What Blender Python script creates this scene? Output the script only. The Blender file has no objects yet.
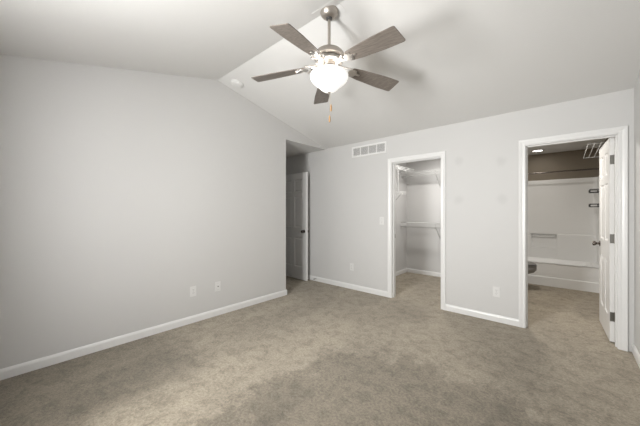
import bpy, bmesh, math, random
from mathutils import Vector, Matrix
random.seed(4)
C = bpy.context.scene.collection
PI = math.pi
R = math.radians

# ------------------------------------------------------------------ camera
cd = bpy.data.cameras.new('camera')
cam = bpy.data.objects.new('camera', cd); C.objects.link(cam)
cam.location = (0, 0, 1.305)
cam.rotation_euler = (R(90), 0, R(41.6))
cd.sensor_width = 36; cd.lens = 277/640*36; cd.shift_y = -1.5/640
cd.clip_start = 0.02
bpy.context.scene.camera = cam

# ------------------------------------------------------------------ world, lights, exposure
w = bpy.data.worlds.new('world'); bpy.context.scene.world = w; w.use_nodes = True
bg = w.node_tree.nodes['Background']; bg.inputs[0].default_value = (0.82, 0.90, 1.0, 1); bg.inputs[1].default_value = 1.0
vs = bpy.context.scene.view_settings
vs.view_transform = 'Standard'; vs.look = 'None'; vs.gamma = 1; vs.use_curve_mapping = False
vs.exposure = 0.14

def area(name, loc, rot, sx, sy, e, col=(1, 1, 1), shape='RECTANGLE'):
    l = bpy.data.lights.new(name, 'AREA'); l.shape = shape; l.size = sx; l.size_y = sy
    l.energy = e; l.color = col
    o = bpy.data.objects.new(name, l); C.objects.link(o); o.location = loc; o.rotation_euler = rot
    return o
# daylight entering through the window behind the camera (just outside the glass)
area('window_daylight', (-1.55, -0.60, 1.50), (R(90), 0, 0), 0.65, 1.25, 92, (1.0, 0.998, 0.98))
ws = area('window_fill_light', (-1.55, -0.61, 1.50), (R(90), 0, R(-14)), 0.65, 1.25, 36, (1.0, 0.998, 0.98))  # added fill at the window, turned right to balance wall brightness
ws.data.spread = R(130)
def point(name, loc, e, rad, col):
    l = bpy.data.lights.new(name, 'POINT'); l.energy = e; l.shadow_soft_size = rad; l.color = col
    o = bpy.data.objects.new(name, l); C.objects.link(o); o.location = loc; return o
FX, FY = -1.455, 1.752
point('fan_bulb_light', (FX, FY, 2.44), 6, 0.07, (1.0, 0.93, 0.84))
area('closet_lamp_light', (-1.75, 4.75, 2.38), (0, 0, 0), 0.2, 0.2, 16, (1.0, 0.97, 0.93), 'DISK')
area('shower_lamp_light', (-0.395, 6.56, 2.425), (0, 0, 0), 0.15, 0.15, 1.2, (1.0, 0.95, 0.88), 'DISK')
area('vanity_lamp_light', (-0.55, 4.75, 2.40), (0, 0, 0), 0.25, 0.25, 26, (1.0, 0.96, 0.90), 'DISK')

# ------------------------------------------------------------------ materials
def mat(name, col, rough=0.5, metal=0.0, var=0.0, vscale=6, bump=0.0, bscale=200, coat=0.0, spec=0.5):
    m = bpy.data.materials.new(name); m.use_nodes = True
    n = m.node_tree.nodes; l = m.node_tree.links; p = n['Principled BSDF']
    p.inputs['Roughness'].default_value = rough; p.inputs['Metallic'].default_value = metal
    p.inputs['Coat Weight'].default_value = coat; p.inputs['Specular IOR Level'].default_value = spec
    tc = n.new('ShaderNodeTexCoord')
    nz = n.new('ShaderNodeTexNoise'); nz.inputs['Scale'].default_value = vscale; nz.inputs['Detail'].default_value = 4
    l.new(tc.outputs['Object'], nz.inputs['Vector'])
    mx = n.new('ShaderNodeMix'); mx.data_type = 'RGBA'
    mx.inputs[6].default_value = tuple(c*(1-var) for c in col)+(1,)
    mx.inputs[7].default_value = tuple(min(1, c*(1+var)) for c in col)+(1,)
    l.new(nz.outputs['Fac'], mx.inputs[0]); l.new(mx.outputs[2], p.inputs['Base Color'])
    if bump:
        b = n.new('ShaderNodeTexNoise'); b.inputs['Scale'].default_value = bscale; b.inputs['Detail'].default_value = 3
        l.new(tc.outputs['Object'], b.inputs['Vector'])
        bn = n.new('ShaderNodeBump'); bn.inputs['Strength'].default_value = bump; bn.inputs['Distance'].default_value = 0.002
        l.new(b.outputs['Fac'], bn.inputs['Height']); l.new(bn.outputs[0], p.inputs['Normal'])
    return m
M = {}
M['wall'] = mat('wall_paint', (0.60, 0.594, 0.585), 0.6, var=0.01, vscale=1.5, bump=0.15, bscale=160)
M['ceil'] = mat('ceiling_paint', (0.72, 0.714, 0.702), 0.75, var=0.01, vscale=1.5, bump=0.4, bscale=90)
M['trim'] = mat('trim_paint', (0.76, 0.757, 0.75), 0.32, var=0.01)
M['door'] = mat('door_paint', (0.80, 0.795, 0.785), 0.34, var=0.015, bump=0.08, bscale=60)
M['bathwall'] = mat('taupe_paint', (0.225, 0.19, 0.145), 0.6, var=0.02, bump=0.15, bscale=160)
M['plastic'] = mat('white_plastic', (0.71, 0.705, 0.695), 0.35, var=0.005)
M['slot'] = mat('dark_slot', (0.05, 0.05, 0.05), 0.6)
M['nickel'] = mat('brushed_nickel', (0.50, 0.46, 0.42), 0.42, 1.0, var=0.05, vscale=40)
M['iron'] = mat('pale_nickel', (0.66, 0.63, 0.60), 0.28, 1.0, var=0.05, vscale=30)
M['steel'] = mat('satin_steel', (0.24, 0.235, 0.22), 0.3, 1.0)
M['bronze'] = mat('dark_knob_metal', (0.16, 0.14, 0.125), 0.25, 1.0)
M['chrome'] = mat('chrome', (0.6, 0.6, 0.6), 0.12, 1.0)
M['wire'] = mat('white_coated_wire', (0.62, 0.62, 0.61), 0.35)
M['fiber'] = mat('white_fibreglass', (0.82, 0.82, 0.81), 0.4, var=0.005)
M['porc'] = mat('porcelain', (0.80, 0.80, 0.79), 0.1, coat=0.5)
M['barplastic'] = mat('grey_bar_plastic', (0.5, 0.5, 0.49), 0.35)
M['seatlight'] = mat('bowl_grey', (0.27, 0.265, 0.26), 0.2)  # single grey for the bowl, darker than the pedestal
M['seat'] = mat('grey_seat_plastic', (0.15, 0.145, 0.14), 0.3)
M['black'] = mat('black_metal', (0.02, 0.02, 0.02), 0.4)
M['vent'] = mat('vent_enamel', (0.78, 0.775, 0.765), 0.4)
M['ventdark'] = mat('duct_dark', (0.17, 0.165, 0.16), 0.8)
M['woodfob'] = mat('light_wood', (0.42, 0.25, 0.12), 0.45, var=0.1, vscale=40)
M['brass'] = mat('chain_metal', (0.6, 0.55, 0.45), 0.3, 1.0)

def smudged_wall():
    m = M['wall'].copy(); m.name = 'wall_paint_patched'
    n = m.node_tree.nodes; l = m.node_tree.links; p = n['Principled BSDF']
    src = p.inputs['Base Color'].links[0].from_socket
    tc = n.new('ShaderNodeTexCoord')
    wz = n.new('ShaderNodeTexNoise'); wz.inputs['Scale'].default_value = 9
    l.new(tc.outputs['Object'], wz.inputs['Vector'])
    for (x, z) in ((-1.028, 1.954), (-0.566, 1.898), (-1.028, 1.453), (-0.566, 1.452)):   # touched-up paint where something hung
        d = n.new('ShaderNodeVectorMath'); d.operation = 'DISTANCE'; d.inputs[1].default_value = (x, 3.85, z)
        l.new(tc.outputs['Object'], d.inputs[0])
        ad = n.new('ShaderNodeMath'); ad.operation = 'MULTIPLY_ADD'; ad.inputs[1].default_value = 0.08
        l.new(wz.outputs['Fac'], ad.inputs[0]); l.new(d.outputs['Value'], ad.inputs[2])
        mr = n.new('ShaderNodeMapRange'); mr.interpolation_type = 'SMOOTHSTEP'
        mr.inputs[1].default_value = 0.05; mr.inputs[2].default_value = 0.12; mr.inputs[3].default_value = 0.93; mr.inputs[4].default_value = 1.0
        l.new(ad.outputs[0], mr.inputs[0])
        mx = n.new('ShaderNodeMix'); mx.data_type = 'RGBA'; mx.blend_type = 'MULTIPLY'; mx.inputs[0].default_value = 1
        l.new(src, mx.inputs[6]); l.new(mr.outputs[0], mx.inputs[7]); src = mx.outputs[2]
    l.new(src, p.inputs['Base Color'])
    return m
M['wallpatched'] = smudged_wall()

def blade_mat():
    m = bpy.data.materials.new('grey_wood_blade'); m.use_nodes = True
    n = m.node_tree.nodes; l = m.node_tree.links; p = n['Principled BSDF']
    tc = n.new('ShaderNodeTexCoord'); mp = n.new('ShaderNodeMapping'); mp.inputs['Scale'].default_value = (3, 60, 60)
    nz = n.new('ShaderNodeTexNoise'); nz.inputs['Scale'].default_value = 2.2; nz.inputs['Detail'].default_value = 6
    cr = n.new('ShaderNodeValToRGB')
    cr.color_ramp.elements[0].position = 0.3; cr.color_ramp.elements[0].color = (0.135, 0.114, 0.097, 1)
    cr.color_ramp.elements[1].position = 0.7; cr.color_ramp.elements[1].color = (0.235, 0.204, 0.178, 1)
    l.new(tc.outputs['Object'], mp.inputs[0]); l.new(mp.outputs[0], nz.inputs['Vector']); l.new(nz.outputs['Fac'], cr.inputs[0])
    l.new(cr.outputs[0], p.inputs['Base Color']); p.inputs['Roughness'].default_value = 0.42
    return m
M['blade'] = blade_mat()

def carpet_mat():
    m = bpy.data.materials.new('beige_carpet'); m.use_nodes = True
    n = m.node_tree.nodes; l = m.node_tree.links; p = n['Principled BSDF']
    p.inputs['Roughness'].default_value = 0.95; p.inputs['Specular IOR Level'].default_value = 0.1
    p.inputs['Sheen Weight'].default_value = 0.15
    tc = n.new('ShaderNodeTexCoord')
    def noise(scale, detail, rough=0.5, dist=0.0, sc=(1, 1, 1), rot=0):
        mp = n.new('ShaderNodeMapping'); mp.inputs['Scale'].default_value = sc; mp.inputs['Rotation'].default_value = (0, 0, rot)
        l.new(tc.outputs['Object'], mp.inputs[0])
        z = n.new('ShaderNodeTexNoise'); z.inputs['Scale'].default_value = scale; z.inputs['Detail'].default_value = detail
        z.inputs['Roughness'].default_value = rough; z.inputs['Distortion'].default_value = dist
        l.new(mp.outputs[0], z.inputs['Vector']); return z
    def ramp(z, a, b, c0, c1):
        r = n.new('ShaderNodeValToRGB'); r.color_ramp.elements[0].position = a; r.color_ramp.elements[1].position = b
        r.color_ramp.elements[0].color = (c0, c0, c0, 1); r.color_ramp.elements[1].color = (c1, c1, c1, 1)
        l.new(z.outputs['Fac'], r.inputs[0]); return r
    big = ramp(noise(1.1, 5, 0.6, 0.4, (1, 0.6, 1), 0.5), 0.36, 0.58, 0.80, 1.03)      # swept nap, wear patches
    mid = ramp(noise(9, 8, 0.8, 0.5), 0.36, 0.54, 0.70, 1.06)
    fine = ramp(noise(55, 5, 0.8), 0.36, 0.62, 0.68, 1.16)
    col = n.new('ShaderNodeRGB'); col.outputs[0].default_value = (0.372, 0.323, 0.252, 1)
    prev = col.outputs[0]
    for r in (big, mid, fine):
        mx = n.new('ShaderNodeMix'); mx.data_type = 'RGBA'; mx.blend_type = 'MULTIPLY'; mx.inputs[0].default_value = 1
        l.new(prev, mx.inputs[6]); l.new(r.outputs[0], mx.inputs[7]); prev = mx.outputs[2]
    l.new(prev, p.inputs['Base Color'])
    # worn field, irregular edge; darkened further to offset overly strong light on near floor
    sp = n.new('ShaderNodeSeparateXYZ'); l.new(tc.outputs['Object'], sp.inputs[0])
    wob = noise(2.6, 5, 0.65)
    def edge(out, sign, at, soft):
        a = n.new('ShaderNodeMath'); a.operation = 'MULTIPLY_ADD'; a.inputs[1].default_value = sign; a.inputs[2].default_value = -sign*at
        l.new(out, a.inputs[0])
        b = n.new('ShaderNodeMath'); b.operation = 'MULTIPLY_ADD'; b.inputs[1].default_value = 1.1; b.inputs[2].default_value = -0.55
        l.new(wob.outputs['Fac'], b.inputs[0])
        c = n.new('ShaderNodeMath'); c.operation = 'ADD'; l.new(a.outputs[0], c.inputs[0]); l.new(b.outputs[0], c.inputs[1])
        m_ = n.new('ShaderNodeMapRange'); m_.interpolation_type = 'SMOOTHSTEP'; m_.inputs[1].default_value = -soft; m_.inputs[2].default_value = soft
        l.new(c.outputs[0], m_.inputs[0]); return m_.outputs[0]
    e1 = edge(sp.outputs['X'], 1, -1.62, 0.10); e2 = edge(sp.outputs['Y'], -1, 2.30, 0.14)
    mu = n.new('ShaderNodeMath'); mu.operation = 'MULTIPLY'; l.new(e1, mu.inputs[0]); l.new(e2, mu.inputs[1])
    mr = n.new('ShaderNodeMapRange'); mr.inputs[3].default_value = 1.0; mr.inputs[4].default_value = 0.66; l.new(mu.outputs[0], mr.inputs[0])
    e3 = edge(sp.outputs['X'], -1, -2.20, 0.16); e4 = edge(sp.outputs['Y'], -1, 1.15, 0.20)  # soiled strip along the left wall, colour deepened against the same light
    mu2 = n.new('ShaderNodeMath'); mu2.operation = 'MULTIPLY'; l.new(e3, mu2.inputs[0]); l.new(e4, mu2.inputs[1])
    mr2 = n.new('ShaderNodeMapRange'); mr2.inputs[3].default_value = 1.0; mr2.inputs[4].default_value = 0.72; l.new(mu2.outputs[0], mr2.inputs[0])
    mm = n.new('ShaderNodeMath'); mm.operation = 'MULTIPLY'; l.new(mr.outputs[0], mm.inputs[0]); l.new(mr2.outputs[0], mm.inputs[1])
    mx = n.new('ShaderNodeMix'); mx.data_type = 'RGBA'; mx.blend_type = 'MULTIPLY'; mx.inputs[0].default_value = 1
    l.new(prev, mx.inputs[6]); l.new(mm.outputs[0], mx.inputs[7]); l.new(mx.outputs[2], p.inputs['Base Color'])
    hz = noise(170, 3, 0.7)
    bn = n.new('ShaderNodeBump'); bn.inputs['Strength'].default_value = 0.7; bn.inputs['Distance'].default_value = 0.006
    l.new(hz.outputs['Fac'], bn.inputs['Height']); l.new(bn.outputs[0], p.inputs['Normal'])
    return m
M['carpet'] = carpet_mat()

def emit_mat(name, col, e, base=0.8):
    m = mat(name, (base, base, base), 0.3)
    p = m.node_tree.nodes['Principled BSDF']
    p.inputs['Emission Color'].default_value = (*col, 1); p.inputs['Emission Strength'].default_value = e
    return m
M['bowl'] = emit_mat('lit_frosted_glass', (1.0, 0.97, 0.93), 0.6)
M['lens'] = emit_mat('lit_lamp_lens', (1.0, 0.96, 0.9), 6.0)
def glass_mat():
    m = bpy.data.materials.new('window_glass'); m.use_nodes = True
    n = m.node_tree.nodes; l = m.node_tree.links; n.remove(n['Principled BSDF'])
    t = n.new('ShaderNodeBsdfTransparent'); g = n.new('ShaderNodeBsdfGlossy'); g.inputs['Roughness'].default_value = 0.02
    mx = n.new('ShaderNodeMixShader'); mx.inputs[0].default_value = 0.07
    l.new(t.outputs[0], mx.inputs[1]); l.new(g.outputs[0], mx.inputs[2]); l.new(mx.outputs[0], n['Material Output'].inputs[0])
    return m
M['glass'] = glass_mat()

# ------------------------------------------------------------------ mesh helpers
def box(bm, x0, x1, y0, y1, z0, z1):
    vs_ = [bm.verts.new((x, y, z)) for x in (x0, x1) for y in (y0, y1) for z in (z0, z1)]
    for f in ((0, 1, 3, 2), (4, 6, 7, 5), (0, 4, 5, 1), (2, 3, 7, 6), (0, 2, 6, 4), (1, 5, 7, 3)):
        bm.faces.new([vs_[i] for i in f])
    return vs_
def prism(bm, pts, d):
    """extrude the 3-D polygon pts along vector d"""
    a = [bm.verts.new(p) for p in pts]; b = [bm.verts.new(Vector(p)+Vector(d)) for p in pts]
    bm.faces.new(a); bm.faces.new(b[::-1])
    k = len(pts)
    for i in range(k): bm.faces.new((a[i], b[i], b[(i+1) % k], a[(i+1) % k]))
def lathe(bm, prof, cx=0, cy=0, n=40, M4=None):
    rings = []
    for r, z in prof:
        if r < 1e-6: rings.append([bm.verts.new((cx, cy, z))])
        else: rings.append([bm.verts.new((cx+r*math.cos(2*PI*i/n), cy+r*math.sin(2*PI*i/n), z)) for i in range(n)])
    for a, b in zip(rings, rings[1:]):
        for i in range(n):
            j = (i+1) % n
            if len(a) == 1 and len(b) == 1: continue
            if len(a) == 1: bm.faces.new((a[0], b[j], b[i]))
            elif len(b) == 1: bm.faces.new((a[i], a[j], b[0]))
            else: bm.faces.new((a[i], a[j], b[j], b[i]))
    vv = [v for r_ in rings for v in r_]
    if M4 is not None:
        for v in vv: v.co = M4 @ v.co
    return vv
def tube(bm, pts, r, n=8):
    pts = [Vector(p) for p in pts]; rings = []
    for i, p in enumerate(pts):
        d = (pts[min(i+1, len(pts)-1)]-pts[max(i-1, 0)]).normalized()
        u = d.cross(Vector((0, 0, 1)))
        if u.length < 1e-3: u = d.cross(Vector((1, 0, 0)))
        u.normalize(); v = d.cross(u)
        rings.append([bm.verts.new(p+u*r*math.cos(2*PI*k/n)+v*r*math.sin(2*PI*k/n)) for k in range(n)])
    for a, b in zip(rings, rings[1:]):
        for k in range(n): bm.faces.new((a[k], a[(k+1) % n], b[(k+1) % n], b[k]))
    bm.faces.new(rings[0][::-1]); bm.faces.new(rings[-1])
def obj(name, bm, m, parent=None, smooth=False, bevel=0.0, seg=2, mw=None):
    bmesh.ops.recalc_face_normals(bm, faces=bm.faces)
    me = bpy.data.meshes.new(name); bm.to_mesh(me); bm.free()
    me.materials.append(M[m])
    o = bpy.data.objects.new(name, me); C.objects.link(o)
    if parent: o.parent = parent
    if smooth:
        for p in me.polygons: p.use_smooth = True
        try: me.set_sharp_from_angle(angle=R(40))
        except Exception: pass
    if bevel:
        b = o.modifiers.new('bevel', 'BEVEL'); b.width = bevel; b.segments = seg; b.limit_method = 'ANGLE'; b.angle_limit = R(50)
    return o
def struct(name, bm, m, label=None, **k):
    o = obj(name, bm, m, **k); o['kind'] = 'structure'
    if label: o['label'] = label
    return o
def tag(o, label, cat, group=None):
    o['label'] = label; o['category'] = cat
    if group: o['group'] = group
def thing(name, label, cat, loc=(0, 0, 0), rz=0, group=None, kind=None):
    o = bpy.data.objects.new(name, None); C.objects.link(o); o.empty_display_size = 0.1
    o.location = loc; o.rotation_euler = (0, 0, rz); tag(o, label, cat, group)
    if kind: o['kind'] = kind
    return o
def shift(bm, loc=(0, 0, 0), M4=None):
    if M4 is None: M4 = Matrix.Translation(loc)
    bm.transform(M4)

# ------------------------------------------------------------------ dimensions (metres)
XL, XR, YB, YR = -3.28, 0.472, 3.85, -0.42      # left wall, right wall, back wall, rear wall
YB2 = YB+0.12
RY, RZ = 1.749, 2.958                            # ridge
H = 2.448
PIT = (RZ-H)/(YB-RY)
def zc(y): return RZ-PIT*abs(y-RY)
YA = 2.89                                        # left wall ends, entry alcove begins
XA = -4.41                                       # entry alcove wall
CL0, CL1 = -1.963, -1.255                        # closet opening
BL0, BL1 = -0.334, 0.367                         # bathroom opening
DH = 2.04
CXL, CYB, CXR = -2.58, 5.73, -1.21               # closet inside
BXL, BYB = -1.10, 6.98                           # bathroom inside

# floor
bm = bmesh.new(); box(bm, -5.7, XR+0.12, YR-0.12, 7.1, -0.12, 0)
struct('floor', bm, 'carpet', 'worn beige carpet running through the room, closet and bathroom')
# ceilings
bm = bmesh.new()
prism(bm, [(XL, YR, zc(YR)), (XL, RY, RZ), (XL, YB, H), (XL, YB, H+0.15), (XL, RY, RZ+0.15), (XL, YR, zc(YR)+0.15)], (XR-XL, 0, 0))
struct('ceiling', bm, 'ceil', 'white vaulted ceiling with a ridge across the room')
bm = bmesh.new(); box(bm, XA, XL, YA, YB, 2.435, 2.44)
struct('ceiling_alcove', bm, 'ceil', 'flat low ceiling over the entry alcove')
bm = bmesh.new(); box(bm, CXL, CXR, YB2, CYB, H, H+0.1)
struct('ceiling_closet', bm, 'ceil', 'flat closet ceiling')
bm = bmesh.new(); box(bm, BXL, XR, YB2, BYB, 2.44, 2.54)
struct('ceiling_bathroom', bm, 'ceil', 'flat bathroom ceiling')
# walls
bm = bmesh.new()
prism(bm, [(XL, YR, 0), (XL, YA, 0), (XL, YA, 2.44), (XL, YB, 2.44), (XL, YB, H), (XL, RY, RZ), (XL, YR, zc(YR))], (-0.12, 0, 0))
struct('wall_left', bm, 'wall', 'pale grey gable wall on the left')
OP = 0.02
def wall_with_openings(bm, a0, a1, d0, d1, h, ops, axis='x'):
    """wall running along an axis from a0 to a1, thickness d0-d1; openings (s0, s1, z0, z1)"""
    def b(s0, s1, z0, z1):
        if s1-s0 < 1e-4 or z1-z0 < 1e-4: return
        if axis == 'x': box(bm, s0, s1, d0, d1, z0, z1)
        else: box(bm, d0, d1, s0, s1, z0, z1)
    s = a0
    for (o0, o1, z0, z1) in ops:
        b(s, o0, 0, h); b(o0, o1, 0, z0); b(o0, o1, z1, h); s = o1
    b(s, a1, 0, h)
bm = bmesh.new()
wall_with_openings(bm, XA-0.12, XR+0.12, YB, YB2, H, [(CL0-OP, CL1+OP, 0, DH+OP), (BL0-OP, BL1+OP, 0, DH+OP)])
struct('wall_back', bm, 'wallpatched', 'pale grey back wall with closet and bathroom doorways')
bm = bmesh.new()
prism(bm, [(XR, YR-0.12, 0), (XR, YB, 0), (XR, YB, H), (XR, RY, RZ), (XR, YR, zc(YR)), (XR, YR-0.12, zc(YR))], (0.12, 0, 0))
struct('wall_right', bm, 'wall', 'grey wall at the right edge of the picture')
WX0, WX1, WZ0, WZ1 = -1.93, -1.17, 0.85, 2.15
bm = bmesh.new(); wall_with_openings(bm, XL-0.12, XR, YR-0.12, YR, zc(YR), [(WX0, WX1, WZ0, WZ1)])
struct('wall_rear', bm, 'wall')
bm = bmesh.new(); box(bm, XA-0.12, XL-0.12, YA-0.12, YA, 0, 2.44)
struct('wall_alcove_side', bm, 'wall')
EO0, EO1 = 2.965, 3.775
bm = bmesh.new(); wall_with_openings(bm, YA, YB, XA-0.12, XA, 2.44, [(EO0-OP, EO1+OP, 0, DH+OP)], 'y')
struct('wall_alcove_entry', bm, 'wall')
bm = bmesh.new(); box(bm, -5.7, -5.58, 2.2, 4.6, 0, 2.44); box(bm, -5.58, XA-0.12, 2.1, 2.2, 0, 2.44); box(bm, -5.58, XA-0.12, 4.5, 4.6, 0, 2.44)
box(bm, XA-0.12, XA, 2.2, YA-0.12, 0, 2.44); box(bm, XA-0.12, XA, YB2, 4.5, 0, 2.44)
struct('wall_hallway', bm, 'wall')
bm = bmesh.new(); box(bm, -5.58, XA-0.12, 2.2, 4.5, 2.44, 2.54)
struct('ceiling_hallway', bm, 'ceil')
bm = bmesh.new(); box(bm, CXL-0.1, CXL, YB2, CYB, 0, H)
struct('wall_closet_left', bm, 'wall')
bm = bmesh.new(); box(bm, CXL-0.1, CXR, CYB, CYB+0.1, 0, H)
struct('wall_closet_back', bm, 'wall', 'pale grey back wall of the walk-in closet')
bm = bmesh.new(); box(bm, CXR, CXR+0.055, YB2, CYB+0.1, 0, H)
struct('wall_closet_right', bm, 'wall')
bm = bmesh.new(); box(bm, BXL-0.055, BXL, YB2, BYB, 0, H)
struct('wall_bathroom_left', bm, 'bathwall')
bm = bmesh.new(); box(bm, BXL-0.055, XR, BYB, BYB+0.1, 0, H)
struct('wall_bathroom_back', bm, 'bathwall', 'taupe wall above the white tub surround')
bm = bmesh.new()
box(bm, XR, XR+0.12, YB, BYB+0.1, 0, H)
struct('wall_bathroom_right', bm, 'bathwall', 'taupe right wall of the bathroom')

# trim ---------------------------------------------------------------
BH = 0.082
def baseboard(name, runs, label):
    """runs: (p0, p1, inward normal)"""
    bm = bmesh.new()
    for (p0, p1, nrm) in runs:
        n_ = Vector((*nrm, 0)); a = Vector((*p0, 0)); d = Vector((*p1, 0))-a
        prof = [(0, 0), (0.014, 0), (0.014, BH-0.022), (0.010, BH-0.010), (0.006, BH-0.003), (0.004, BH), (0, BH)]
        prism(bm, [a+n_*q+Vector((0, 0, z)) for q, z in prof], d)
    o = struct(name, bm, 'trim', label)
    return o
CW = 0.066
baseboard('baseboard_left', [((XL, YR), (XL, YA+0.014), (1, 0)), ((XL+0.0, YA), (XA, YA), (0, 1))], 'white baseboard along the left wall')
baseboard('baseboard_back_1', [((XA, YB), (CL0-CW, YB), (0, -1))], 'white baseboard left of the closet')
baseboard('baseboard_back_2', [((CL1+CW, YB), (BL0-CW, YB), (0, -1))], 'white baseboard between closet and bathroom')
baseboard('baseboard_right', [((XR, YR), (XR, YB-0.02), (-1, 0))], 'white baseboard along the right wall')
baseboard('baseboard_rear', [((XL, YR), (XR, YR), (0, 1))], None or 'white baseboard under the window')
baseboard('baseboard_closet', [((CXL, YB2), (CXL, CYB), (1, 0)), ((CXL, CYB), (CXR, CYB), (0, -1))], 'white baseboard inside the closet')

def door_frame(name, label, s0, s1, d0, d1, axis='x', casing_sides=(0, 1), stop=None):
    """jamb lining plus moulded casing on both faces; s along the wall, d across it"""
    root = bpy.data.objects.new(name, None); C.objects.link(root); root['kind'] = 'structure'; root['label'] = label
    def P(s, d, z): return (s, d, z) if axis == 'x' else (d, s, z)
    def bx(bm, a0, a1, b0, b1, z0, z1):
        if axis == 'x': box(bm, a0, a1, b0, b1, z0, z1)
        else: box(bm, b0, b1, a0, a1, z0, z1)
    bm = bmesh.new()
    bx(bm, s0-OP, s0, d0, d1, 0, DH+OP); bx(bm, s1, s1+OP, d0, d1, 0, DH+OP); bx(bm, s0, s1, d0, d1, DH, DH+OP)
    if stop:
        bx(bm, s0, s0+0.010, stop[0], stop[1], 0, DH-0.010); bx(bm, s1-0.010, s1, stop[0], stop[1], 0, DH-0.010); bx(bm, s0, s1, stop[0], stop[1], DH-0.010, DH)
    obj('jamb', bm, 'trim', root)
    prof = [(0.005, 0), (0.005, 0.010), (0.012, 0.013), (0.030, 0.012), (0.044, 0.016), (0.060, 0.018), (CW, 0.016), (CW, 0)]
    for k in casing_sides:
        dd, sg = (d0, -1) if k == 0 else (d1, 1)
        bm = bmesh.new()
        path = [(s0, 0, (-1, 0)), (s0, DH, (-1, 1)), (s1, DH, (1, 1)), (s1, 0, (1, 0))]
        rings = []
        for (s, z, (ns, nz)) in path:
            rings.append([bm.verts.new(P(s+ns*a, dd+sg*b, z+nz*a)) for a, b in prof])
        for a, b in zip(rings, rings[1:]):
            for i in range(len(prof)):
                j = (i+1) % len(prof); bm.faces.new((a[i], a[j], b[j], b[i]))
        bm.faces.new(rings[0]); bm.faces.new(rings[-1][::-1])
        obj('casing', bm, 'trim', root)
    return root
door_frame('trim_1', 'white casing around the closet doorway', CL0, CL1, YB, YB2, stop=(YB+0.04, YB+0.078))
door_frame('trim_2', 'white casing around the bathroom doorway', BL0, BL1, YB, YB2, stop=(YB+0.04, YB+0.078))
door_frame('trim_3', 'white casing of the entry doorway in the alcove', EO0, EO1, XA-0.12, XA, axis='y', stop=(XA-0.078, XA-0.04))

# window behind the camera
win = bpy.data.objects.new('window_1', None); C.objects.link(win); win['kind'] = 'structure'; win['label'] = 'wide white window in the rear wall'
bm = bmesh.new()
for a0, a1, z0, z1 in ((WX0, WX0+0.05, WZ0, WZ1), (WX1-0.05, WX1, WZ0, WZ1), (WX0, WX1, WZ0, WZ0+0.05), (WX0, WX1, WZ1-0.05, WZ1), (WX0, WX1, 1.48, 1.52)):
    box(bm, a0, a1, YR-0.10, YR-0.04, z0, z1)
obj('window_frame', bm, 'trim', win)
bm = bmesh.new(); box(bm, WX0+0.05, WX1-0.05, YR-0.075, YR-0.07, WZ0+0.05, WZ1-0.05)
obj('pane', bm, 'glass', win)
bm = bmesh.new(); box(bm, WX0-0.05, WX1+0.05, YR-0.05, YR+0.05, WZ0-0.025, WZ0)
obj('window_sill', bm, 'trim', win)

# ------------------------------------------------------------------ doors
def leaf_bm(w_, h=2.03, t=0.035):
    """six-panel leaf, hinge edge at x=0, thickness centred on y, local"""
    bm = bmesh.new()
    st = 0.105*w_/0.76+0.005; mid = 0.09
    pw = (w_-2*st-mid)/2
    xs = [0, st, st+pw, st+pw+mid, w_-st, w_]
    zs = [0, 0.235, 0.80, 0.985, 1.59, 1.67, 1.91, h]
    for side in (-1, 1):
        y = side*t/2
        g = [[bm.verts.new((x, y, z)) for z in zs] for x in xs]
        pan = []
        for i in range(5):
            for j in range(7):
                q = (g[i][j], g[i+1][j], g[i+1][j+1], g[i][j+1])
                f = bm.faces.new(q if side < 0 else q[::-1])
                if i in (1, 3) and j in (1, 3, 5): pan.append(f)
        bm.normal_update()
        bmesh.ops.inset_individual(bm, faces=pan, thickness=0.006, depth=-0.002)
        bmesh.ops.inset_individual(bm, faces=pan, thickness=0.014, depth=-0.009)
        bmesh.ops.inset_individual(bm, faces=pan, thickness=0.014, depth=0.0)
        bmesh.ops.inset_individual(bm, faces=pan, thickness=0.024, depth=0.007)
    for a, b in (((0, 0), (w_, 0)), ):
        pass
    # edges of the slab
    for (x0, x1, z0, z1) in ((0, 0, 0, h), (w_, w_, 0, h)):
        vv = [bm.verts.new(p) for p in ((x0, -t/2, 0), (x0, t/2, 0), (x0, t/2, h), (x0, -t/2, h))]; bm.faces.new(vv)
    for z in (0, h):
        vv = [bm.verts.new(p) for p in ((0, -t/2, z), (w_, -t/2, z), (w_, t/2, z), (0, t/2, z))]; bm.faces.new(vv)
    return bm
def make_door(name, label, w_, loc, rz, off, hinge_side):
    """pivot at loc; leaf offset 'off' across"""
    d = thing(name, label, 'door', loc, rz, kind='structure')
    bm = leaf_bm(w_); shift(bm, (0.004, off, 0.012))
    obj('door_panel', bm, 'door', d)
    for s in (-1, 1):
        bm = bmesh.new()
        M4 = Matrix.Translation((w_-0.06, off+s*0.0175, 0.93)) @ Matrix.Rotation(-s*PI/2, 4, 'X')
        lathe(bm, [(0, 0), (0.032, 0), (0.032, 0.006), (0.013, 0.010), (0.011, 0.028), (0.018, 0.034), (0.027, 0.044), (0.028, 0.054), (0.022, 0.064), (0, 0.068)], n=24, M4=M4)
        k = obj('door_knob', bm, 'bronze', d, smooth=True)
        k['label'] = 'dark metal round door knob'
    for z in (0.26, 1.035, 1.82):
        bm = bmesh.new()
        lathe(bm, [(0, z-0.047), (0.007, z-0.047), (0.007, z+0.047), (0, z+0.047)], cx=0, cy=0, n=12)
        box(bm, -0.001, 0.0035, min(0, off-0.016), max(0, off+0.016), z-0.045, z+0.045)
        obj('hinge', bm, 'steel', d)
    return d
# bedroom entry door, swung back along the back wall
make_door('door_1', 'open white six-panel entry door with dark knob at the left corner', 0.795, (XA+0.006, 3.775, 0), math.atan2(-0.055, 0.79), -0.0175, 1)
# closet door, swung into the closet
make_door('door_2', 'white closet door folded back inside the closet', 0.69, (CL1-0.002, YB2+0.008, 0), R(90), 0.0175, 1)
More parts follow.
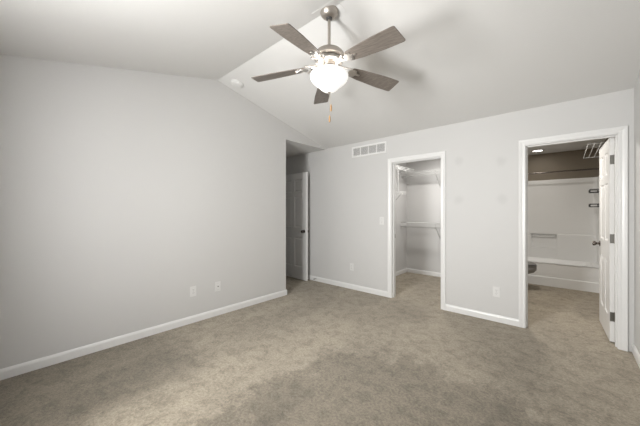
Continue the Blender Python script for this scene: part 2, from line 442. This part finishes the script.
# bathroom door
make_door('door_3', 'open white six-panel bathroom door at the right', 0.69, (BL1-0.005, YB2+0.010, 0), R(92.4), 0.0185, 1)
# striker plate on the closet's left jamb
bm = bmesh.new(); box(bm, CL0, CL0+0.0015, YB+0.080, YB+0.108, 0.90, 0.96)
tag(obj('strike_plate', bm, 'steel'), 'small metal strike plate on the left jamb of the closet doorway', 'strike plate')

# ------------------------------------------------------------------ ceiling fan
fan = thing('ceiling_fan', 'brushed nickel five-blade ceiling fan with a lit white glass bowl', 'ceiling fan', (FX, FY, RZ))
FI = Matrix.Translation((-FX, -FY, -RZ))
def fobj(name, bm, m, parent=fan, **k):
    if parent is fan: bm.transform(FI)
    return obj(name, bm, m, parent, **k)
bm = bmesh.new()                                       # mounting plate following both slopes
for s in (-1, 1):
    y1 = RY+s*0.085
    prism(bm, [(FX-0.115, RY, RZ), (FX-0.115, y1, zc(y1)), (FX-0.115, y1, zc(y1)-0.002), (FX-0.115, RY, RZ-0.002)], (0.23, 0, 0))
fobj('mounting_plate', bm, 'ceil')
bm = bmesh.new()
lathe(bm, [(0.0, 2.957), (0.072, 2.957), (0.0735, 2.950), (0.072, 2.935), (0.067, 2.920), (0.056, 2.906), (0.038, 2.896), (0.024, 2.893), (0.0, 2.892)], FX, FY, 48)
fobj('canopy', bm, 'nickel', smooth=True)
bm = bmesh.new(); lathe(bm, [(0, 2.894), (0.025, 2.894), (0.022, 2.880), (0, 2.876)], FX, FY, 24)
fobj('rod_collar', bm, 'slot', smooth=True)
bm = bmesh.new(); lathe(bm, [(0, 2.88), (0.0125, 2.88), (0.0125, 2.655), (0.022, 2.652), (0.022, 2.63), (0, 2.63)], FX, FY, 24)
fobj('downrod', bm, 'nickel', smooth=True)
bm = bmesh.new()
lathe(bm, [(0, 2.638), (0.035, 2.637), (0.070, 2.632), (0.100, 2.618), (0.119, 2.598), (0.127, 2.578), (0.125, 2.564), (0.10, 2.553), (0, 2.553)], FX, FY, 56)
fobj('motor_housing', bm, 'nickel', smooth=True)
bm = bmesh.new()
lathe(bm, [(0, 2.553), (0.104, 2.553), (0.108, 2.546), (0.103, 2.538), (0.110, 2.532), (0.110, 2.522), (0.100, 2.514), (0.06, 2.511), (0, 2.511)], FX, FY, 56)
fobj('decorative_band', bm, 'iron', smooth=True)
bm = bmesh.new()
lathe(bm, [(0, 2.511), (0.050, 2.511), (0.054, 2.495), (0.048, 2.480), (0.048, 2.462), (0.066, 2.455), (0.066, 2.445), (0.03, 2.440), (0, 2.440)], FX, FY, 40)
fobj('switch_housing', bm, 'nickel', smooth=True)
bm = bmesh.new()
outer = [(0.136, 2.442), (0.149, 2.434), (0.156, 2.420), (0.155, 2.402), (0.146, 2.383), (0.130, 2.365), (0.111, 2.349), (0.092, 2.334), (0.076, 2.318), (0.060, 2.304), (0.042, 2.293), (0.020, 2.287), (0, 2.286)]
lathe(bm, outer, FX, FY, 64)
fobj('glass_bowl', bm, 'bowl', smooth=True)
bm = bmesh.new(); lathe(bm, [(0, 2.289), (0.012, 2.287), (0.014, 2.281), (0.008, 2.276), (0.006, 2.270), (0, 2.266)], FX, FY, 20)
fobj('finial', bm, 'nickel', smooth=True)
for k in range(3):
    a = R(30+120*k); bm = bmesh.new()
    tube(bm, [(FX+0.065*math.cos(a), FY+0.065*math.sin(a), 2.450), (FX+0.138*math.cos(a), FY+0.138*math.sin(a), 2.444)], 0.004)
    fobj('bowl_holder', bm, 'iron')
for k in range(5):
    a = R(-78.5+72*k)
    rot = Matrix.Rotation(a, 4, 'Z'); T = Matrix.Translation((FX, FY, 0))
    droop = Matrix.Rotation(R(4.8), 4, 'Y'); pitch = Matrix.Rotation(R(-11.5), 4, 'X')
    BT = T @ rot @ Matrix.Translation((0.20, 0, 2.492)) @ droop @ pitch
    # blade
    bm = bmesh.new(); L = 0.463; pts = []
    def hw(s): return 0.056+0.021*min(1, s/0.30)
    ctl = [(0.0, 0.040), (0.012, 0.050), (0.10, hw(0.10)), (0.30, hw(0.30)), (L-0.016, 0.0775), (L-0.005, 0.074), (L, 0.066)]
    for x, y in ctl: pts.append((x, y))
    for x, y in ctl[::-1]: pts.append((x, -y))
    prism(bm, [(x, y, -0.003) for x, y in pts], (0, 0, 0.006))
    bm.transform(BT); bl = fobj('blade', bm, 'blade', bevel=0.0015)
    # blade iron: Y-shaped bracket
    bm = bmesh.new()
    arm = [(0.085, 0, 2.520), (0.125, 0, 2.512), (0.16, 0, 2.500), (0.195, 0, 2.488)]
    for s in (-1, 1):
        p2 = [Vector((x, s*(0.010+0.022*max(0, i-1)), z)) for i, (x, y, z) in enumerate(arm)]
        tube(bm, p2, 0.007, 8)
    prism(bm, [(x, y, 2.506) for x, y in ((0.07, -0.022), (0.115, -0.018), (0.115, 0.018), (0.07, 0.022))], (0, 0, 0.012))
    lathe(bm, [(0, 2.488), (0.016, 2.490), (0.020, 2.499), (0.016, 2.508), (0, 2.510)], 0.14, 0, 16)
    bm.transform(T @ rot)
    b2 = bmesh.new()
    prism(b2, [(x, y, -0.009) for x, y in ((-0.02, 0.024), (0.02, 0.042), (0.045, 0.036), (0.052, 0.012), (0.085, 0.008), (0.092, 0), (0.085, -0.008), (0.052, -0.012), (0.045, -0.036), (0.02, -0.042), (-0.02, -0.024))], (0, 0, 0.006))
    for (sx, sy) in ((0.025, 0.028), (0.025, -0.028), (0.078, 0)):
        lathe(b2, [(0, -0.013), (0.005, -0.012), (0.006, -0.009), (0, -0.009)], sx, sy, 12)
    b2.transform(BT)
    me = bpy.data.meshes.new('tmp'); b2.to_mesh(me); b2.free(); bm.from_mesh(me); bpy.data.meshes.remove(me)
    fobj('blade_bracket', bm, 'iron', smooth=True)
for (dx, dy, zt) in ((0.012, 0.010, 2.155), (0.002, 0.004, 2.066)):
    bm = bmesh.new(); tube(bm, [(FX+dx*0.6, FY+dy*0.6, 2.275), (FX+dx, FY+dy, zt+0.028)], 0.0011, 6)
    ch = fobj('pull_chain', bm, 'brass')
    bm = bmesh.new(); lathe(bm, [(0, zt+0.030), (0.004, zt+0.029), (0.0075, zt+0.012), (0.0085, zt-0.010), (0.006, zt-0.026), (0, zt-0.029)], FX+dx, FY+dy, 16)
    bm.transform(FI); f = obj('chain_fob', bm, 'woodfob', ch, smooth=True); f['label'] = 'wooden chain fob'

# ------------------------------------------------------------------ smoke detector, vent, plates
sy = 1.915
sm = thing('smoke_detector', 'round off-white smoke detector on the ceiling slope near the left wall', 'smoke detector', (-3.10, sy, zc(sy)))
sm.rotation_euler = (-math.atan(PIT), 0, 0)
bm = bmesh.new(); lathe(bm, [(0, 0), (0.080, 0), (0.080, -0.010), (0.076, -0.013), (0, -0.013)], n=40)
obj('base', bm, 'ceil', sm, smooth=True)
bm = bmesh.new(); lathe(bm, [(0, -0.013), (0.066, -0.013), (0.066, -0.024), (0.056, -0.030), (0.03, -0.033), (0, -0.033)], n=40)
obj('cover', bm, 'ceil', sm, smooth=True)

vx0, vx1, vz0, vz1 = -2.693, -2.056, 2.208, 2.383
vt = thing('air_return_vent', 'white four-section wall vent grille high up left of the closet', 'air vent', (vx0, YB, vz0))
VI = Matrix.Translation((-vx0, -YB, -vz0))
bm = bmesh.new(); fw = 0.026; vw = (vx1-vx0)
box(bm, vx0, vx1, YB-0.010, YB, vz0, vz0+fw); box(bm, vx0, vx1, YB-0.010, YB, vz1-fw, vz1)
secs = []
inner_w = vw-2*fw-3*0.016; cw = inner_w/4
x = vx0+fw
box(bm, vx0, vx0+fw, YB-0.010, YB, vz0+fw, vz1-fw); box(bm, vx1-fw, vx1, YB-0.010, YB, vz0+fw, vz1-fw)
for k in range(4):
    secs.append((x, x+cw)); x += cw
    if k < 3: box(bm, x, x+0.016, YB-0.010, YB, vz0+fw, vz1-fw); x += 0.016
bm.transform(VI); obj('frame', bm, 'vent', vt, bevel=0.002)
bm = bmesh.new(); box(bm, vx0+fw, vx1-fw, YB-0.0012, YB-0.0002, vz0+fw, vz1-fw); bm.transform(VI); obj('duct_opening', bm, 'ventdark', vt)
for (a, b) in secs:
    bm = bmesh.new(); nz_ = 9
    for k in range(nz_):
        z = vz0+fw+(k+0.5)*(vz1-vz0-2*fw)/nz_
        prism(bm, [(a, YB-0.009, z-0.005), (a, YB-0.0082, z-0.0056), (a, YB-0.002, z+0.0034), (a, YB-0.0028, z+0.004)], (b-a, 0, 0))
    bm.transform(VI); obj('louvres', bm, 'vent', vt)

def wall_plate(name, label, cat, loc, rz, kind):
    t = thing(name, label, cat, loc, rz, None)      # local -Y faces the room
    bm = bmesh.new(); box(bm, -0.037, 0.037, -0.006, 0, -0.060, 0.060)
    obj('cover_plate', bm, 'plastic', t, bevel=0.003)
    if kind == 'duplex':
        for s in (-1, 1):
            bm = bmesh.new(); pts = [(0.017*math.cos(q), -0.006, s*0.0195+0.0145*math.sin(q)) for q in [2*PI*i/20 for i in range(20)]]
            prism(bm, pts, (0, -0.0025, 0)); so = obj('socket', bm, 'plastic', t)
            bm = bmesh.new()
            for xx in (-0.0065, 0.0065): box(bm, xx-0.0012, xx+0.0012, -0.0090, -0.0084, s*0.0195-0.002, s*0.0195+0.007)
            lathe(bm, [(0, 0), (0.0022, 0), (0.0022, 0.0006), (0, 0.0006)], n=10, M4=Matrix.Translation((0, -0.0084, s*0.0195-0.007)) @ Matrix.Rotation(PI/2, 4, 'X'))
            obj('slots', bm, 'slot', so)
        bm = bmesh.new(); lathe(bm, [(0, 0), (0.003, 0), (0.002, 0.0015), (0, 0.0018)], n=12, M4=Matrix.Translation((0, -0.006, 0)) @ Matrix.Rotation(PI/2, 4, 'X'))
        obj('screw', bm, 'steel', t)
    elif kind == 'coax':
        bm = bmesh.new(); lathe(bm, [(0, 0), (0.0075, 0), (0.0075, 0.004), (0.0045, 0.004), (0.0045, 0.011), (0, 0.011)], n=16, M4=Matrix.Translation((0, -0.006, 0)) @ Matrix.Rotation(PI/2, 4, 'X'))
        obj('cable_jack', bm, 'steel', t, smooth=True)
        for s in (-1, 1):
            bm = bmesh.new(); lathe(bm, [(0, 0), (0.003, 0), (0.002, 0.0015), (0, 0.0018)], n=12, M4=Matrix.Translation((0, -0.006, s*0.042)) @ Matrix.Rotation(PI/2, 4, 'X'))
            obj('screw', bm, 'steel', t)
    else:
        bm = bmesh.new(); prism(bm, [(-0.005, -0.006, -0.012), (-0.005, -0.006, 0.012), (-0.005, -0.016, 0.009), (-0.005, -0.008, -0.010)], (0.010, 0, 0))
        obj('toggle', bm, 'plastic', t)
        for s in (-1, 1):
            bm = bmesh.new(); lathe(bm, [(0, 0), (0.003, 0), (0.002, 0.0015), (0, 0.0018)], n=12, M4=Matrix.Translation((0, -0.006, s*0.030)) @ Matrix.Rotation(PI/2, 4, 'X'))
            obj('screw', bm, 'steel', t)
    return t
wall_plate('wall_outlet', 'white duplex outlet low on the left wall, farther from the corner', 'outlet', (XL, 1.445, 0.367), R(90), 'duplex')
wall_plate('cable_plate', 'white cable jack plate low on the left wall, nearer the corner', 'wall plate', (XL, 1.755, 0.363), R(90), 'coax')
wall_plate('wall_outlet', 'white duplex outlet low on the back wall between entry door and closet', 'outlet', (-2.70, YB, 0.37), 0, 'duplex')
wall_plate('wall_outlet', 'white duplex outlet low on the back wall between closet and bathroom', 'outlet', (-0.617, YB, 0.352), 0, 'duplex')
wall_plate('light_switch', 'white light switch just left of the closet doorway', 'light switch', (-2.136, YB, 1.16), 0, 'switch')

# door stop on the back baseboard
st = thing('door_stop', 'small dark door stop on the baseboard behind the entry door', 'door stop', (-3.50, YB-0.014, 0.05))
bm = bmesh.new(); tube(bm, [(0, 0, 0), (0, -0.055, 0)], 0.005, 10); obj('shaft', bm, 'steel', st)
bm = bmesh.new(); tube(bm, [(0, -0.055, 0), (0, -0.070, 0)], 0.008, 12); obj('rubber_tip', bm, 'slot', st)

# ------------------------------------------------------------------ closet wire shelves
def wire_shelf(name, label, p0, p1, nrm, z, depth, braces, group=None, rod=False):
    """p0-p1 along the wall, nrm into the room"""
    a = Vector((*p0, z)); b = Vector((*p1, z)); n_ = Vector((*nrm, 0)); d = (b-a).normalized(); L = (b-a).length
    t = thing(name, label, 'wire shelf', a, 0, group); I = Matrix.Translation(-a)
    bm = bmesh.new()
    for q, dz in ((0.006, 0), (depth*0.5, -0.004), (depth, 0), (depth, -0.03), (depth, -0.055)):
        tube(bm, [a+n_*q+Vector((0, 0, dz)), b+n_*q+Vector((0, 0, dz))], 0.0058, 6)
    bm.transform(I); obj('rails', bm, 'wire', t)
    bm = bmesh.new(); k = int(L/0.036)
    for i in range(k+1):
        c = a+d*(L*i/k)
        tube(bm, [c+n_*0.002+Vector((0, 0, 0.003)), c+n_*depth+Vector((0, 0, 0.003)), c+n_*(depth+0.001)+Vector((0, 0, -0.055))], 0.0013, 4)
    bm.transform(I); o = obj('cross_wires', bm, 'wire', t)
    for s in braces:
        c = a+d*s; bm = bmesh.new()
        tube(bm, [c+n_*(depth-0.01)+Vector((0, 0, -0.045)), c+n_*0.008+Vector((0, 0, -0.30))], 0.006, 8)
        box(bm, c.x-0.008, c.x+0.008, c.y-0.008, c.y+0.008, z-0.33, z-0.27)
        bm.transform(I); obj('brace', bm, 'barplastic', t)
    if rod:
        bm = bmesh.new(); q = n_*(depth-0.02)+Vector((0, 0, -0.085)); tube(bm, [a+q, b+q], 0.009, 10); bm.transform(I)
        obj('hanging_rod', bm, 'barplastic', t, smooth=True)
        for s in braces:
            c = a+d*s; bm = bmesh.new()
            tube(bm, [c+n_*(depth-0.02)+Vector((0, 0, -0.002)), c+n_*(depth-0.045)+Vector((0, 0, -0.05)), c+n_*(depth-0.03)+Vector((0, 0, -0.10)), c+n_*(depth-0.005)+Vector((0, 0, -0.10)), c+n_*(depth+0.002)+Vector((0, 0, -0.07))], 0.006, 8)
            bm.transform(I); obj('rod_hook', bm, 'barplastic', t)
    return t
SD = 0.30
wire_shelf('wire_shelf', 'upper white wire shelf on the closet back wall', (CXL+0.01, CYB), (CXR-0.01, CYB), (0, -1), 2.11, SD, (0.69,), rod=True)
wire_shelf('wire_shelf', 'lower white wire shelf on the closet back wall', (CXL+0.01, CYB), (CXR-0.01, CYB), (0, -1), 1.075, SD, (0.69,), rod=True)
wire_shelf('wire_shelf', 'upper white wire shelf on the closet left wall', (CXL, 4.2), (CXL, CYB-SD-0.03), (1, 0), 2.14, SD, (0.75,))
wire_shelf('wire_shelf', 'lower white wire shelf on the closet left wall', (CXL, 4.2), (CXL, 5.05), (1, 0), 1.68, SD-0.02, (0.70,))
bm = bmesh.new(); tube(bm, [(CXL+SD+0.008, 4.68, 1.62), (CXL+SD+0.008, 4.68, 2.14)], 0.009, 10)
tag(obj('support_pole', bm, 'wire'), 'vertical white pole joining the two wire shelves on the closet left wall', 'pole')
cl = thing('closet_light', 'round flush lamp on the closet ceiling', 'ceiling lamp', (-1.75, 4.75, H))
bm = bmesh.new(); lathe(bm, [(0, 0), (0.13, 0), (0.13, -0.02), (0, -0.02)], n=32); obj('base', bm, 'plastic', cl, smooth=True)
bm = bmesh.new(); lathe(bm, [(0.11, -0.02), (0.105, -0.045), (0.07, -0.06), (0, -0.062)], n=32); obj('lens', bm, 'lens', cl, smooth=True)

# ------------------------------------------------------------------ bathroom
TY0 = 6.27                                         # tub front
tub = thing('bathtub', 'white bathtub across the far end of the bathroom', 'bathtub', (BXL, TY0, 0))
bm = bmesh.new()
TW, TD, TH = XR-BXL, BYB-TY0, 0.40
box(bm, 0, TW, 0.004, 0.03, 0, 0.15)
prism(bm, [(0, 0.03, 0.15), (0, 0.006, 0.15), (0, 0.016, 0.160), (0, 0.008, 0.385), (0, 0.0, 0.392), (0, 0.0, TH-0.006), (0, 0.006, TH), (0, 0.03, TH)], (TW, 0, 0))
obj('apron', bm, 'fiber', tub)
def rrect(x0, x1, y0, y1, r, z, n=6):
    pts = []
    for (cx, cy, a0) in ((x1-r, y1-r, 0), (x0+r, y1-r, 90), (x0+r, y0+r, 180), (x1-r, y0+r, 270)):
        for i in range(n+1):
            a = R(a0+90*i/n); pts.append((cx+r*math.cos(a), cy+r*math.sin(a), z))
    return pts
bm = bmesh.new()
rings = [rrect(0.0, TW, 0.0, TD, 0.001, TH), rrect(0.08, TW-0.12, 0.055, TD-0.07, 0.10, TH), rrect(0.09, TW-0.13, 0.065, TD-0.08, 0.10, TH-0.012),
         rrect(0.12, TW-0.20, 0.11, TD-0.11, 0.12, 0.16), rrect(0.17, TW-0.26, 0.16, TD-0.16, 0.10, 0.10)]
rv = [[bm.verts.new(p) for p in r_] for r_ in rings]
for a, b in zip(rv, rv[1:]):
    for i in range(len(a)): bm.faces.new((a[i], a[(i+1) % len(a)], b[(i+1) % len(a)], b[i]))
bm.faces.new(rv[-1])
obj('basin', bm, 'fiber', tub, smooth=True)

sur = thing('tub_surround', 'glossy white fibreglass surround lining the wall above the bathtub', 'tub surround', (BXL, BYB, TH))
SI = Matrix.Translation((-BXL, -BYB, -TH)); ST = 1.915; PF = BYB-0.055
nx0, nx1, nz0, nz1 = -0.52, -0.13, 0.60, 0.87
bm = bmesh.new()
box(bm, BXL, nx0, PF, BYB, TH, ST); box(bm, nx1, XR, PF, BYB, TH, ST)
box(bm, nx0, nx1, PF, BYB, TH, nz0); box(bm, nx0, nx1, PF, BYB, nz1, ST); box(bm, nx0, nx1, BYB-0.008, BYB, nz0, nz1)
bm.transform(SI); obj('back_panel', bm, 'fiber', sur)
bm = bmesh.new()                                     # thicker lower ledge right of the niche
prism(bm, [(nx1+0.01, PF, TH), (nx1+0.01, PF-0.010, TH), (nx1+0.01, PF-0.010, 0.868), (nx1+0.01, PF-0.005, 0.878), (nx1+0.01, PF, 0.882)], (XR-0.055-nx1-0.01, 0, 0))
bm.transform(SI); obj('ledge', bm, 'fiber', sur, bevel=0.006)
bm = bmesh.new()
prism(bm, [(BXL+0.055, PF, TH), (BXL+0.055, PF-0.010, TH), (BXL+0.055, PF-0.010, 0.868), (BXL+0.055, PF-0.005, 0.878), (BXL+0.055, PF, 0.882)], (nx0-0.01-BXL-0.055, 0, 0))
bm.transform(SI); obj('ledge', bm, 'fiber', sur, bevel=0.006)
for (a, b) in ((BXL, BXL+0.055), (XR-0.055, XR)):
    bm = bmesh.new(); box(bm, a, b, TY0+0.0, PF, TH, ST); bm.transform(SI); obj('side_panel', bm, 'fiber', sur, bevel=0.012, seg=3)
for cx, s in ((BXL+0.055, 1), (XR-0.055, -1)):
    bm = bmesh.new()
    pts = [(cx, PF, TH)]+[(cx+s*(0.06-0.06*math.sin(R(t))), PF-0.06+0.06*math.cos(R(t)), TH) for t in range(0, 91, 15)]
    prism(bm, pts, (0, 0, ST-TH))
    bm.transform(SI); obj('corner_cove', bm, 'fiber', sur, smooth=True)
bm = bmesh.new()
tube(bm, [(nx0+0.015, PF-0.02, 0.845), (nx1-0.015, PF-0.02, 0.845)], 0.009, 12)
for xx in (nx0+0.015, nx1-0.015): tube(bm, [(xx, PF+0.004, 0.845), (xx, PF-0.022, 0.845)], 0.012, 12)
bm.transform(SI); o = obj('washcloth_bar', bm, 'barplastic', sur, smooth=True); o['label'] = 'slim horizontal bar across the soap niche'

rod = thing('shower_rod', 'dark shower curtain rod spanning above the bathtub', 'curtain rod', (BXL, TY0+0.02, 1.992))
bm = bmesh.new(); tube(bm, [(0.012, 0, 0), (TW-0.012, 0, 0)], 0.0125, 16); obj('rod', bm, 'bronze', rod, smooth=True)
for xx, s in ((0, 1), (TW, -1)):
    bm = bmesh.new(); lathe(bm, [(0, 0), (0.032, 0), (0.030, 0.008), (0.017, 0.018), (0, 0.018)], n=24, M4=Matrix.Translation((xx, 0, 0)) @ Matrix.Rotation(s*PI/2, 4, 'Y'))
    obj('flange', bm, 'bronze', rod, smooth=True)

for z, lab in ((1.63, 'upper of two small black wire shelves on the right end of the surround'), (1.385, 'lower of two small black wire shelves on the right end of the surround')):
    xw = XR-0.055; s0, s1 = 6.47, 6.74; dp = 0.115
    t = thing('shower_shelf', lab, 'shower shelf', (xw, s0, z), 0)
    bm = bmesh.new()
    for dz in (0, 0.045):
        for (p, q) in (((0, 0), (-dp, 0)), ((-dp, 0), (-dp, s1-s0)), ((-dp, s1-s0), (0, s1-s0))):
            tube(bm, [(p[0], p[1], dz), (q[0], q[1], dz)], 0.006, 8)
    for p in ((-dp, 0), (-dp, s1-s0), (-0.006, 0), (-0.006, s1-s0)): tube(bm, [(p[0], p[1], 0), (p[0], p[1], 0.045)], 0.006, 8)
    tube(bm, [(-0.006, 0, 0), (-0.006, s1-s0, 0)], 0.006, 8)
    obj('frame', bm, 'black', t)
    bm = bmesh.new()
    for i in range(1, 9): tube(bm, [(-dp*i/9, 0, 0), (-dp*i/9, s1-s0, 0)], 0.0018, 5)
    obj('wire_bottom', bm, 'black', t)

# wire shelf over the bathroom door
sh = thing('bathroom_wire_shelf', 'white wire shelf high on the bathroom right wall above the door', 'wire shelf', (XR, 4.44, 2.085))
bm = bmesh.new()
for i in range(6):
    xx = -0.006-0.274*i/5; tube(bm, [(xx, 0, 0), (xx, 1.11, 0)], 0.0045, 6)
obj('long_wires', bm, 'wire', sh)
for yy in (0.0, 1.11):
    bm = bmesh.new(); tube(bm, [(-0.002, yy, -0.005), (-0.284, yy, -0.005)], 0.0035, 6)
    obj('cross_rail', bm, 'wire', sh)

lt = thing('recessed_light', 'round lit recessed light in the bathroom ceiling above the tub', 'recessed light', (-0.395, 6.56, 2.44))
bm = bmesh.new(); lathe(bm, [(0.075, 0), (0.100, 0), (0.098, -0.006), (0.075, -0.008)], n=40); obj('trim_ring', bm, 'plastic', lt, smooth=True)
bm = bmesh.new(); lathe(bm, [(0, -0.003), (0.076, -0.003)], n=40); obj('lens', bm, 'lens', lt)
vl = thing('bathroom_ceiling_lamp', 'flush round lamp on the bathroom ceiling', 'ceiling lamp', (-0.55, 4.75, 2.44))
bm = bmesh.new(); lathe(bm, [(0, 0), (0.13, 0), (0.13, -0.02), (0, -0.02)], n=32); obj('base', bm, 'plastic', vl, smooth=True)

# toilet, facing +X, tank on the bathroom's left wall
to = thing('toilet', 'toilet with grey seat peeking past the left bathroom door jamb', 'toilet', (BXL, 5.76, 0))
def ell(cx, rx, ry, z, n=32, sq=1.0):
    return [(cx+rx*math.cos(2*PI*i/n), ry*math.sin(2*PI*i/n), z) for i in range(n)]
def loft(bm, rings, cap=(True, True)):
    rv = [[bm.verts.new(p) for p in r_] for r_ in rings]
    for a, b in zip(rv, rv[1:]):
        for i in range(len(a)): bm.faces.new((a[i], a[(i+1) % len(a)], b[(i+1) % len(a)], b[i]))
    if cap[0]: bm.faces.new(rv[0][::-1])
    if cap[1]: bm.faces.new(rv[-1])
bm = bmesh.new()
loft(bm, [ell(0.36, 0.22, 0.115, 0), ell(0.36, 0.215, 0.11, 0.03), ell(0.36, 0.18, 0.095, 0.10), ell(0.37, 0.18, 0.10, 0.19), ell(0.40, 0.20, 0.125, 0.25)])
obj('pedestal', bm, 'porc', to, smooth=True)
bm = bmesh.new()
loft(bm, [ell(0.40, 0.20, 0.125, 0.25), ell(0.45, 0.258, 0.165, 0.30), ell(0.468, 0.272, 0.182, 0.34), ell(0.47, 0.272, 0.184, 0.385), ell(0.47, 0.268, 0.18, 0.395), ell(0.46, 0.20, 0.125, 0.393), ell(0.45, 0.17, 0.10, 0.33), ell(0.42, 0.08, 0.06, 0.27)])
o = obj('bowl', bm, 'seatlight', to, smooth=True); o['label'] = 'grey toilet bowl rim'
bm = bmesh.new(); loft(bm, [ell(0.472, 0.270, 0.186, 0.396), ell(0.472, 0.275, 0.190, 0.408), ell(0.472, 0.270, 0.186, 0.418), ell(0.47, 0.19, 0.115, 0.418), ell(0.47, 0.185, 0.11, 0.398)], (False, False))
o = obj('seat', bm, 'seat', to, smooth=True); o['label'] = 'grey plastic toilet seat'
bm = bmesh.new(); loft(bm, [ell(0.468, 0.266, 0.186, 0.419), ell(0.468, 0.275, 0.190, 0.432), ell(0.468, 0.258, 0.175, 0.445)])
o = obj('lid', bm, 'seat', to, smooth=True); o['label'] = 'grey closed toilet lid'
bm = bmesh.new(); box(bm, 0.012, 0.20, -0.21, 0.21, 0.38, 0.74); obj('tank', bm, 'porc', to, bevel=0.02, seg=3)
bm = bmesh.new(); box(bm, 0.006, 0.21, -0.22, 0.22, 0.74, 0.775); obj('tank_lid', bm, 'porc', to, bevel=0.012, seg=3)
bm = bmesh.new(); tube(bm, [(0.20, -0.15, 0.68), (0.222, -0.15, 0.68)], 0.010, 12); tube(bm, [(0.217, -0.15, 0.68), (0.222, -0.08, 0.672)], 0.006, 10)
obj('flush_handle', bm, 'chrome', to)
